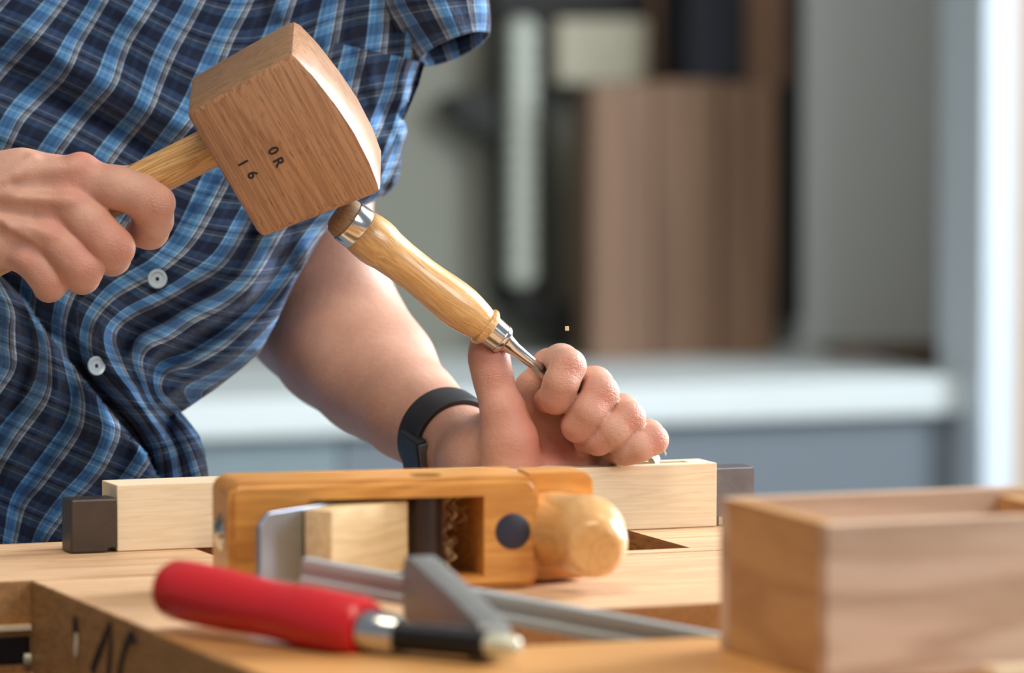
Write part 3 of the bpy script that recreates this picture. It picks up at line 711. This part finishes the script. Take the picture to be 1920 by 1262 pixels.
def torso(p):
    d = chain(p, [(P(20, 1100, 3.80), .08), (P(60, 780, 3.80), .08), (P(270, 300, 3.82), .095), (P(370, -100, 3.83), .10), (P(380, -250, 3.83), .10)], .01)
    d = smin(d, chain(p, [(P(650, -220, 3.84), .055), (P(100, -350, 3.82), .09), (P(-500, -200, 3.75), .07), (P(-640, 430, 3.555), .048)], .04), .05)
    return d
def bounds(cs, pad):
    q = np.array([a-r for a, r in cs]+[a+r for a, r in cs]); return q.min(0)-pad, q.max(0)+pad
Vs, Qs, n0 = [], [], 0
allR = sum(RH.values(), [])+sum(RM, [])+RF+RTm; allL = sum(LH.values(), [])+sum(LM, [])+LT+LF+LU
tb = (np.array([-.62, -.1, .75]), np.array([.10, .62, 1.75]))
for fn, (lo, hi), h in ((rhand, bounds(allR, .006), .0012), (lhand, bounds(allL, .006), .0012), (torso, tb, .010)):
    V, Q = sdf_mesh(fn, lo, hi, h); Vs.append(V); Qs.append(Q+n0); n0 += len(V)
V = np.vstack(Vs); Q = np.vstack(Qs)
pe = empty('person', T(B(-.1, .35, -.9)), 'person in a blue plaid short sleeved shirt striking a chisel with a mallet', 'person')
bo = mesh_np('body', V, Q, SKIN, parent=pe, M=Matrix.Identity(4))
fl = np.zeros(len(V))
for px, py, d, s, k in ((156, 300, -5, 13, 1.0), (133, 363, -12, 9, .8), (97, 426, -12, 9, .8), (50, 483, -8, 9, .6), (300, 385, -8, 12, .4), (235, 470, -8, 10, .5), (175, 512, -8, 10, .5), (200, 430, -12, 14, .5), (150, 470, -12, 12, .5), (105, 535, -5, 10, .5)):
    q = P(px, py, 3.485+d*mm); fl += k*np.exp(-((V-q)**2).sum(1)/(s*mm)**2)
for px, py, d, s, k in ((925, 665, 0, 12, .9), (1070, 690, -14, 9, .8), (1135, 745, -13, 9, .9), (1190, 785, -10, 8, .9), (1235, 825, -8, 8, .9), (1045, 760, -12, 8, .4), (1090, 815, -12, 9, .4), (1125, 840, -10, 8, .4), (970, 760, 0, 16, .5), (1000, 830, 0, 24, .6), (1040, 840, 10, 22, .8), (940, 720, 0, 10, .4)):
    q = P(px, py, 3.556+d*mm); fl += k*np.exp(-((V-q)**2).sum(1)/(s*mm)**2)
fl = np.clip(fl, 0, 1.3)
at = bo.data.attributes.new('flush', 'FLOAT', 'POINT'); at.data.foreach_set('value', fl.astype(np.float32))

cz = np.zeros(len(V))
for px, py, dd_, s_ in ((303, 380, 3.47, 9), (222, 462, 3.475, 8), (168, 505, 3.478, 8), (100, 530, 3.483, 7), (1068, 688, 3.543, 8), (1138, 742, 3.548, 9), (1188, 786, 3.549, 8), (1234, 824, 3.552, 7), (925, 702, 3.557, 7)):
    cz += np.exp(-((V-P(px, py, dd_))**2).sum(1)/(s_*mm)**2)
at = bo.data.attributes.new('crease', 'FLOAT', 'POINT'); at.data.foreach_set('value', np.clip(cz, 0, 1).astype(np.float32))
# ------------------------------------------------------------------ wristwatch
wc = P(846, 826, 3.640); wa = nrm(LF[0][0]-LF[2][0])
ws = nrm(np.cross(wa, [0, 0, 1])); wt = np.cross(ws, wa)
MW = frame(wc, wa, ws, wt)
wt_ = empty('wristwatch', MW, 'black wristwatch with dark rectangular clasp on the forearm behind the thumb', 'watch')
bm = lathe([(-.014, .0285), (-.0148, .0298), (-.014, .0322), (.010, .0322), (.0112, .0308), (.0105, .0278), (-.014, .0285)], 72)
obj('strap', bm, M_['rubber'], MW, wt_, smooth=.6)
# clasp on the image-left side of the wrist
dl = nrm(P(740, 838, 3.64)-P(846, 826, 3.64)); dl = nrm(dl-wa*np.dot(dl, wa)); tl = np.cross(wa, dl)
MCs = frame(wc+wa*.006+dl*.0262+tl*.002, wa, dl, tl)
obj('case', BOX(-.0135, .0130, -.001, .0070, -.016, .016, bev=.0015), M_['rubber'], MCs, wt_)
obj('case_rim', BOX(.0131, .0150, -.0008, .0060, -.014, .014, bev=.0008), M_['greysteel'], MCs, wt_)

# ------------------------------------------------------------------ shirt
def tps_fit(X, y, reg=.0):
    X = np.array(X, float)/200; y = np.array(y, float); n = len(X)
    r = np.linalg.norm(X[:, None]-X[None], axis=2); K = np.where(r > 0, r*r*np.log(r+1e-12), 0)+reg*np.eye(n)
    Pm = np.c_[np.ones(n), X]; A = np.block([[K, Pm], [Pm.T, np.zeros((3, 3))]])
    s = np.linalg.solve(A, np.r_[y, 0, 0, 0]); return X, s
def tps(m, Z):
    X, s = m; Z = np.array(Z, float)/200; out = np.empty(len(Z))
    for i in range(0, len(Z), 4000):
        z = Z[i:i+4000]; r = np.linalg.norm(z[:, None]-X[None], axis=2)
        out[i:i+4000] = np.where(r > 0, r*r*np.log(r+1e-12), 0)@s[:-3]+np.c_[np.ones(len(z)), z]@s[-3:]
    return out
def resample(pl_, n):
    p = np.array(pl_, float); d = np.r_[0, np.cumsum(np.linalg.norm(np.diff(p, axis=0), axis=1))]; t = np.linspace(0, d[-1], n)
    return np.c_[np.interp(t, d, p[:, 0]), np.interp(t, d, p[:, 1])]
stripes = [
 (-1, [(30, -30), (-20, 30), (-60, 90)]),
 (0, [(140, -35), (114, 5), (84, 43), (51, 81), (15, 119), (-20, 160), (-80, 260)]),
 (1, [(215, -40), (194, 0), (175, 33), (157, 61), (142, 86), (132, 109), (124, 132), (101, 157), (66, 190), (33, 226), (8, 279), (-30, 350)]),
 (2, [(310, -40), (287, 0), (266, 33), (243, 66), (226, 101), (216, 142), (203, 167), (167, 203), (137, 241), (109, 279), (60, 350), (10, 440)]),
 (3, [(395, -40), (375, 0), (355, 38), (332, 76), (314, 112), (297, 152), (284, 193), (269, 221), (233, 261), (205, 299), (150, 380), (90, 470)]),
 (4, [(482, -40), (460, 13), (441, 46), (423, 84), (392, 160), (355, 228), (327, 259), (292, 312), (240, 400), (160, 500)]),
 (5, [(560, -40), (545, 0), (520, 80), (480, 200), (430, 320), (400, 378), (366, 440), (316, 500), (248, 532), (193, 573), (170, 615), (161, 656), (184, 702), (239, 757), (285, 808), (303, 854), (303, 895)]),
 (6, [(645, -40), (636, 0), (622, 80), (580, 220), (530, 330), (460, 413), (437, 467), (391, 518), (340, 536), (303, 564), (230, 596), (211, 624), (211, 651), (230, 688), (257, 734), (285, 780)]),
 (7, [(726, -40), (724, 0), (718, 48), (715, 95), (690, 200), (640, 310), (560, 390), (516, 440), (490, 500), (441, 560), (377, 587), (303, 637), (262, 683)]),
 (8, [(796, -40), (794, 0), (778, 63), (769, 111), (745, 200), (690, 330), (604, 428), (560, 490), (500, 573), (427, 642), (358, 679), (300, 734)]),
 (9, [(856, -40), (854, 0), (820, 57), (794, 105), (772, 190), (745, 300), (690, 400), (600, 520), (540, 600), (440, 700), (380, 740)])]
stripesL = [(2, [(18, 578), (16, 647), (24, 679), (0, 725), (-40, 780)]), (3, [(55, 560), (84, 620), (92, 670), (87, 734), (60, 780), (28, 817), (-5, 877)]),
 (4, [(64, 525), (92, 591), (118, 633), (140, 700), (156, 757), (147, 803), (119, 844), (78, 900), (41, 945), (28, 1000), (20, 1040)]),
 (5, [(200, 760), (220, 807), (202, 853), (179, 895), (138, 932), (83, 1010), (70, 1050)]), (6, [(285, 840), (276, 863), (248, 900), (200, 960), (160, 1030)]), (1, [(-40, 600), (-50, 700), (-70, 760)])]
def fitU(st):
    X, y = [], []
    for u_, pl_ in st:
        for q in resample(pl_, max(4, len(pl_)+2)): X.append(q); y.append(u_)
    return tps_fit(X, y, 1e-4)
TU = fitU(stripes); TUL = fitU(stripesL)
vp_ = [((0, 0), 0), ((450, 0), -2.6), ((450, 300), 1.3), ((0, 300), 4), ((220, 150), .7), ((640, 0), -1.9), ((850, 0), -1.6), ((640, 120), -.3), ((790, 120), 0), ((760, 240), 1.55), ((650, 250), 1.4), ((560, 400), 3.2), ((500, 467), 3.9), ((420, 440), 3.6), ((470, 590), 5.4), ((370, 660), 6.6), ((250, 690), 7.6), ((215, 640), 7.0), ((170, 620), 7.1), ((300, 560), 5.6), ((560, 520), 4.7), ((250, 780), 8.7), ((300, 880), 10), ((200, 560), 6.3), ((0, 450), 6), ((380, 860), 10.2)]
TV = tps_fit([p for p, _ in vp_], [v for _, v in vp_], .01)
def seg_d(poly, X, closed=False):
    """distance and side to a polyline"""
    p = np.array(poly, float); best = np.full(len(X), 1e9); sd = np.zeros(len(X)); tt = np.zeros(len(X)); near = np.zeros((len(X), 2))
    prs = list(zip(p, p[1:]))+([(p[-1], p[0])] if closed else [])
    for a, b in prs:
        ab = b-a; h = np.clip(((X-a)@ab)/(ab@ab), 0, 1); c = a+h[:, None]*ab; d = np.linalg.norm(X-c, axis=1)
        m = d < best; cr = ab[0]*(X[:, 1]-a[1])-ab[1]*(X[:, 0]-a[0])
        best = np.where(m, d, best); sd = np.where(m, np.sign(cr), sd); near[m] = c[m]
    return best, sd, near
def inside(poly, X):
    p = np.array(poly, float); r = np.zeros(len(X), bool); j = len(p)-1
    for i in range(len(p)):
        xi, yi = p[i]; xj, yj = p[j]
        if yi != yj:
            c = ((yi > X[:, 1]) != (yj > X[:, 1])) & (X[:, 0] < (xj-xi)*(X[:, 1]-yi)/(yj-yi)+xi); r ^= c
        j = i
    return r
EDGE = [(0, 520), (45, 562), (88, 625), (142, 692), (215, 780), (276, 850), (296, 895), (300, 960)]
PLK = [(460, 270), (400, 360), (330, 440), (250, 488), (180, 525), (146, 575), (138, 630), (165, 695), (222, 765), (266, 822), (292, 880)]
folds = [  # polyline, amplitude mm (+ towards camera), width px
 ([(60, 60), (135, 125), (215, 175), (290, 215), (340, 235)], 9, 30), ([(-20, 120), (60, 165), (140, 205), (230, 240), (290, 290)], -9, 30),
 ([(-20, 240), (60, 260), (150, 300)], 6, 35), ([(240, 20), (330, 90), (400, 150)], 4, 30), ([(300, 60), (380, 100)], -4, 25),
 ([(480, -40), (500, 40), (470, 120)], -5, 16), ([(516, -40), (530, 30)], 5, 14),
 ([(455, 395), (405, 480), (330, 548), (235, 590), (200, 640)], 7, 22), ([(480, 430), (435, 520), (340, 575), (255, 620), (228, 670)], -7, 16),
 ([(520, 430), (465, 540), (380, 595), (290, 650), (262, 690)], 9, 22), ([(545, 500), (475, 585), (390, 635), (300, 690)], -9, 18),
 ([(585, 480), (520, 590), (440, 650), (340, 715), (300, 750)], 9, 24), ([(470, 680), (380, 730), (310, 775)], -6, 18),
 ([(215, 560), (185, 610), (195, 665), (245, 740), (290, 800)], 8, 18), ([(420, 400), (370, 470), (300, 510)], 4, 20),
 ([(10, 560), (30, 640), (20, 700), (-20, 770)], 8, 22), ([(45, 600), (62, 680), (40, 750), (-10, 830)], -7, 18),
 ([(98, 660), (105, 720), (80, 790), (20, 860)], 8, 24), ([(135, 730), (120, 800), (70, 870), (20, 950)], -7, 22),
 ([(200, 800), (185, 860), (130, 930), (80, 1010)], 8, 26), ([(240, 850), (215, 900), (170, 960)], -6, 20),
 ([(620, -30), (610, 70), (650, 180), (690, 300)], 5, 20), ([(655, -30), (650, 80), (690, 200)], -5, 14), ([(700, -30), (690, 100), (700, 250)], 5, 20),
 ([(745, -30), (745, 80), (725, 230)], -5, 14), ([(782, -30), (765, 90), (745, 220), (720, 330)], 6, 18), ([(815, 0), (790, 80), (770, 150)], -5, 14),
 ([(740, 260), (735, 300), (722, 350)], -6, 10), ([(345, 790), (365, 830), (372, 890)], 6, 18), ([(318, 800), (335, 850), (340, 900)], -8, 14),
 ([(560, 420), (600, 400), (640, 380)], 5, 22), ([(420, 380), (500, 470), (560, 500)], -3, 20)]
OUT = [(-330, -420), (-240, -500), (560, -500), (700, -440), (812, -300), (832, -130), (835, 0), (815, 60), (792, 122), (779, 160), (768, 192), (750, 212), (762, 236), (765, 256), (755, 280), (752, 305), (750, 330), (742, 350), (728, 364), (712, 372), (680, 388), (640, 418), (607, 437), (582, 478), (552, 530), (520, 600), (487, 662), (455, 690), (400, 733), (345, 770), (312, 787), (334, 781), (356, 792), (374, 815), (385, 850), (391, 890), (391, 960), (388, 1090), (-260, 1090), (-300, 500)]
DB = 3.665
def depth(X, off=0, edge=True, panel=False):
    x, y = X[:, 0], X[:, 1]
    D = DB+.00006*np.maximum(x-300, 0)-.00002*(y-500)
    D = D-.012*np.exp(-((x-120)**2/220**2+(y-650)**2/300**2))
    for pl_, a, w_ in folds:
        d, s, _ = seg_d(pl_, X); D = D-a*1.6*mm*np.exp(-(d/w_)**2)
    d, s, _ = seg_d(EDGE, X); L_ = (s > 0)
    D = D+np.where(L_, 0, 20*mm*np.exp(-(d/26)**2))
    if panel: D = D-np.where(L_, 13*mm*np.exp(-(d/80)**2)*np.clip(d/5, 0, 1)**.5, 0)
    d, s, _ = seg_d(PLK, X); D = D-np.where(s < 0, 6*mm*np.exp(-(d/60)**2)*np.clip(d/6, 0, 1), -6*mm*np.exp(-(d/12)**2))
    if edge:
        e, _, _ = seg_d(OUT, X, True); Rp = 75; t = 1-np.clip(e/Rp, 0, 1)
        D = D+.030*(1-np.sqrt(np.maximum(1-t*t, 0)))
    return D-off
def fabric():
    m = NT('plaid_cotton'); uv = m.n('ShaderNodeUVMap'); uv.uv_map = 'weave'; sp = m.n('ShaderNodeSeparateXYZ'); m.l(uv.outputs[0], sp.inputs[0])
    U = m.math('FRACT', m.math('ADD', sp.outputs[0], 100.5)); Vv = m.math('FRACT', m.math('ADD', sp.outputs[1], 100))
    navy = (.006, .014, .045, 1); blk_ = (.003, .005, .014, 1); mid = (.022, .062, .16, 1); lb = (.11, .30, .60, 1); wh = (.50, .60, .72, 1); gr = (.20, .23, .28, 1); dk = (.004, .006, .015, 1)
    pl_ = (.24, .46, .70, 1); lb = (.060, .235, .54, 1)
    cu = m.ramp(U, [(0, navy), (.155, pl_), (.185, lb), (.275, (.20, .34, .44, 1)), (.29, lb), (.385, (.20, .34, .44, 1)), (.40, (.11, .33, .64, 1)), (.462, wh), (.485, dk), (.515, gr), (.595, wh), (.62, navy), (.80, (.014, .035, .095, 1)), (.90, navy)], 'CONSTANT')
    cv = m.ramp(Vv, [(0, navy), (.16, (.045, .10, .22, 1)), (.36, (.34, .42, .52, 1)), (.38, (.045, .10, .22, 1)), (.47, blk_), (.54, (.07, .10, .15, 1)), (.64, (.36, .42, .50, 1)), (.66, (.04, .09, .18, 1)), (.84, navy)], 'CONSTANT')
    c = m.mix(.30, cu, cv)
    c = m.mix(.8, c, m.mix(1.0, c, m.ramp(Vv, [(0, (.45, .5, .60, 1)), (.16, (1, 1, 1, 1)), (.36, (1.5, 1.45, 1.3, 1)), (.38, (1.05, 1.05, 1.05, 1)), (.47, (.5, .55, .62, 1)), (.54, (1, 1, 1, 1)), (.64, (1.5, 1.45, 1.3, 1)), (.66, (1.15, 1.15, 1.1, 1)), (.84, (.5, .55, .65, 1))], 'CONSTANT'), 'MULTIPLY'))
    n = m.noise(uv.outputs[0], 45, 3, .6)
    c = m.mix(m.math('MULTIPLY', n, .14), c, (.05, .09, .16, 1))
    m.l(c, m.b.inputs['Base Color']); m.b.inputs['Roughness'].default_value = .85; m.b.inputs['Sheen Weight'].default_value = .15
    m.b.inputs['Specular IOR Level'].default_value = .2
    bump(m, m.noise(uv.outputs[0], 7, 5, .6), .5, .003)
    return m.m
FAB = fabric()
def sheet(name, poly, step, off, parent, du=0, dv=0, back=None, edge=True, snap=True, panel=False):
    p = np.array(poly, float); x0, y0 = p.min(0); x1, y1 = p.max(0)
    xs = np.arange(x0-step, x1+2*step, step); ys = np.arange(y0-step, y1+2*step, step)
    gx, gy = np.meshgrid(xs, ys, indexing='ij'); X = np.c_[gx.ravel(), gy.ravel()]; ok = inside(poly, X).reshape(gx.shape)
    idx = np.arange(X.shape[0]).reshape(gx.shape)
    c = (ok[:-1, :-1].astype(int)+ok[1:, :-1]+ok[:-1, 1:]+ok[1:, 1:]) >= 2
    F_ = np.stack([idx[:-1, :-1][c], idx[1:, :-1][c], idx[1:, 1:][c], idx[:-1, 1:][c]], 1)
    used, inv = np.unique(F_, return_inverse=True); F_ = inv.reshape(F_.shape); X = X[used]
    ed = {}
    for f in F_:
        for a, b in zip(f, np.roll(f, -1)):
            k = (a, b) if a < b else (b, a); ed[k] = ed.get(k, 0)+1
    bev = [k for k, v in ed.items() if v == 1]; bvs = sorted({i for k in bev for i in k})
    if snap:
        _, _, nr = seg_d(poly, X[bvs], True); X[bvs] = nr
    D = depth(X, off, edge, panel)
    V = np.array([P(x, y, d) for (x, y), d in zip(X, D)])
    Fl = F_.tolist(); Xall = X; n = len(V)
    if back:
        e, _, _ = seg_d(poly, X, True); t = 1-np.clip(e/110, 0, 1)
        Dbk = np.maximum(DB+back-.06*(1-np.sqrt(np.maximum(1-t*t, 0))), D+.01)
        # the back shell keeps the same outline in space, not through the lens
        V2 = V+np.outer(Dbk-D, np.array([0, 1, 0])); V2[:, 0] = -.31+(V2[:, 0]+.31)*.74; V = np.vstack([V, V2]); Xall = np.vstack([X, X])
        Fl += (F_[:, ::-1]+n).tolist(); Fl += [(a, b, b+n, a+n) for a, b in bev]
    o = mesh_np(name, V, Fl, FAB, Matrix.Identity(4), parent)
    bm = bmesh.new(); bm.from_mesh(o.data); bmesh.ops.recalc_face_normals(bm, faces=bm.faces); bm.to_mesh(o.data); bm.free()
    me = o.data; uv = me.uv_layers.new(name='weave')
    uR_ = tps(TU, Xall)+du; uL_ = tps(TUL, Xall)+du; vv = tps(TV, Xall)+dv; vL = (Xall[:, 1]-.42*Xall[:, 0])/75+dv
    cen = np.array([Xall[list(f.vertices)].mean(0) for f in me.polygons]); _, s, _ = seg_d(EDGE, cen); Lf_ = (s > 0) & (cen[:, 1] > 440+.0*cen[:, 0])
    arr = np.zeros(len(me.loops)*2); 
    vi = np.zeros(len(me.loops), int); me.loops.foreach_get('vertex_index', vi)
    pi = np.repeat(np.arange(len(me.polygons)), [f.loop_total for f in me.polygons]); lf = Lf_[pi]
    arr[0::2] = np.where(lf, uL_[vi], uR_[vi]); arr[1::2] = np.where(lf, vL[vi], vv[vi]); uv.data.foreach_set('uv', arr)
    return o
sh = sheet('shirt', OUT, 5, 0, pe, back=.27)
tag(sh, 'blue plaid cotton shirt')
sheet('button_front', [(-288, 455), (-30, 490), (10, 525)]+EDGE[1:-1]+[(300, 960), (300, 1090), (-256, 1090)], 5, .007, sh, panel=True)
# placket strip and chest pocket lie on the shirt
def strip(pl_, w_):
    p = resample(pl_, 60); d = np.gradient(p, axis=0); n = np.c_[-d[:, 1], d[:, 0]]/np.linalg.norm(d, axis=1)[:, None]
    return np.vstack([p, (p-n*w_)[::-1]]) if True else None
pk = resample(PLK, 40); dn = np.gradient(pk, axis=0); nn = np.c_[dn[:, 1], -dn[:, 0]]/np.linalg.norm(dn, axis=1)[:, None]
def ribbon(name, p, nrm2, wd, k, off, parent, du=0):
    rows = [p+nrm2*wd*t for t in np.linspace(0, 1, k)]; X = np.vstack(rows); n = len(p)
    o_ = np.repeat(np.array([off*.15]+[off]*(k-2)+[off*.15]), n)
    D = depth(X)-o_; V = np.array([P(x, y, d) for (x, y), d in zip(X, D)])
    F_ = [(j*n+i, j*n+i+1, (j+1)*n+i+1, (j+1)*n+i) for j in range(k-1) for i in range(n-1)]
    o = mesh_np(name, V, F_, FAB, parent=parent); uv = o.data.uv_layers.new(name='weave')
    u_ = tps(TU, X)+du; v_ = tps(TV, X)
    for l in o.data.loops: uv.data[l.index].uv = (u_[l.vertex_index], v_[l.vertex_index])
    return o
PKT = [(627, 80), (710, 98), (797, 116), (785, 160), (762, 214), (735, 270), (700, 330), (600, 330), (610, 200)]
sheet('pocket', PKT, 5, .0035, sh, du=.42)
def button(px, py, tilt, ahead=.0045):
    D = float(depth(np.array([[px, py]], float))[0])-ahead
    q = P(px, py, D); nx = nrm(np.array(tilt)); s_ = nrm(np.cross(nx, [0, 0, 1])); t_ = np.cross(nx, s_)
    b = lathe([(0, .0012), (0, .0058), (.0006, .0064), (.0016, .0060), (.0014, .0044), (.0008, .0038), (.0008, .0012), (0, .0012)], 32)
    obj('button', b, M_['button'], frame(q, nx, s_, t_), sh, smooth=.6)
    for k in (-1, 1):
        obj('button_thread', BOX(.0006, .0011, -.0009, .0009, k*.0007-.0005, k*.0007+.0005), M_['ink'], frame(q, nx, s_, t_), sh)
button(295, 523, (.1, -1, .1)); button(180, 686, (.62, -1, .1), .011)
# sleeve of the far arm: an open tube whose hem faces down and right
rings = [((740, -390), (60, -30), .05, 0), ((775, -250), (92, -4), .058, 0), ((792, -140), (98, 0), .06, 0), ((800, -60), (108, -4), .058, 4), ((818, 10), (100, -10), .055, 8), ((838, 60), (80, -20), .048, 14), ((850, 92), (66, -26), .040, 20)]
V, Fs, uvs = [], [], []; n = 56
hem = len(rings)
R2 = []
for t in np.linspace(0, hem-1, 26):
    i = min(int(t), hem-2); f = t-i; a, b = rings[i], rings[i+1]
    R2.append((np.array(a[0])*(1-f)+np.array(b[0])*f, np.array(a[1])*(1-f)+np.array(b[1])*f, a[2]*(1-f)+b[2]*f, a[3]*(1-f)+b[3]*f, t))
for j, (c, w2, dr, dy, t) in enumerate(R2):
    for k in range(n):
        a = 2*math.pi*k/n; wob = 1+.035*math.sin(5*a+.3*j)*min(1, t/3)+.02*math.sin(9*a+1)*min(1, t/3)
        q = c+w2*math.cos(a)*wob+np.array([0, -dy])*math.sin(a)
        V.append(P(q[0], q[1], 3.722-dr*math.sin(a)*wob)); uvs.append((6.9+math.cos(a)*-1.35 if math.sin(a) > -2 else 0, -1.5+t*.5))
for j in range(len(R2)-1):
    for k in range(n): Fs.append((j*n+k, j*n+(k+1) % n, (j+1)*n+(k+1) % n, (j+1)*n+k))
sl = mesh_np('sleeve', V, Fs, FAB, parent=sh); uv = sl.data.uv_layers.new(name='weave')
for l in sl.data.loops: uv.data[l.index].uv = uvs[l.vertex_index]
md = sl.modifiers.new('thickness', 'SOLIDIFY'); md.thickness = .0016

Ms, Ls_ = ax_frame(P(-215, -300, 3.795), P(-560, -40, 3.715))
nb = obj('sleeve', lathe([(-.03, .02), (-.02, .078), (0, .096), (Ls_*.4, .098), (Ls_*.72, .096), (Ls_*.72-.001, .0945), (0, .094)], 64), FAB, Ms, sh, smooth=1.2)
uv = nb.data.uv_layers.new(name='weave')
for l in nb.data.loops:
    c_ = nb.data.vertices[l.vertex_index].co; uv.data[l.index].uv = (math.atan2(c_.z, c_.y)*.096/.027+.3, c_.x/.027)
# ------------------------------------------------------------------ chips
bm = BOX(-.0012, .0012, -.0008, .0008, -.0014, .0014, bev=.0004)
tag(obj('wood_chip', bm, M_['chip'], T(P(1063, 616, 3.56))), 'tiny pale wood chip flying in the air above the fingers', 'wood chip')
cc = curl('wood_chip', P(1246, 853, 3.588), 14, M_['chip'], Matrix.Identity(4), None, .002, .7, .0025)
tag(cc, 'small curled pale chip lifted beside the chisel tip on the rail', 'wood chip')
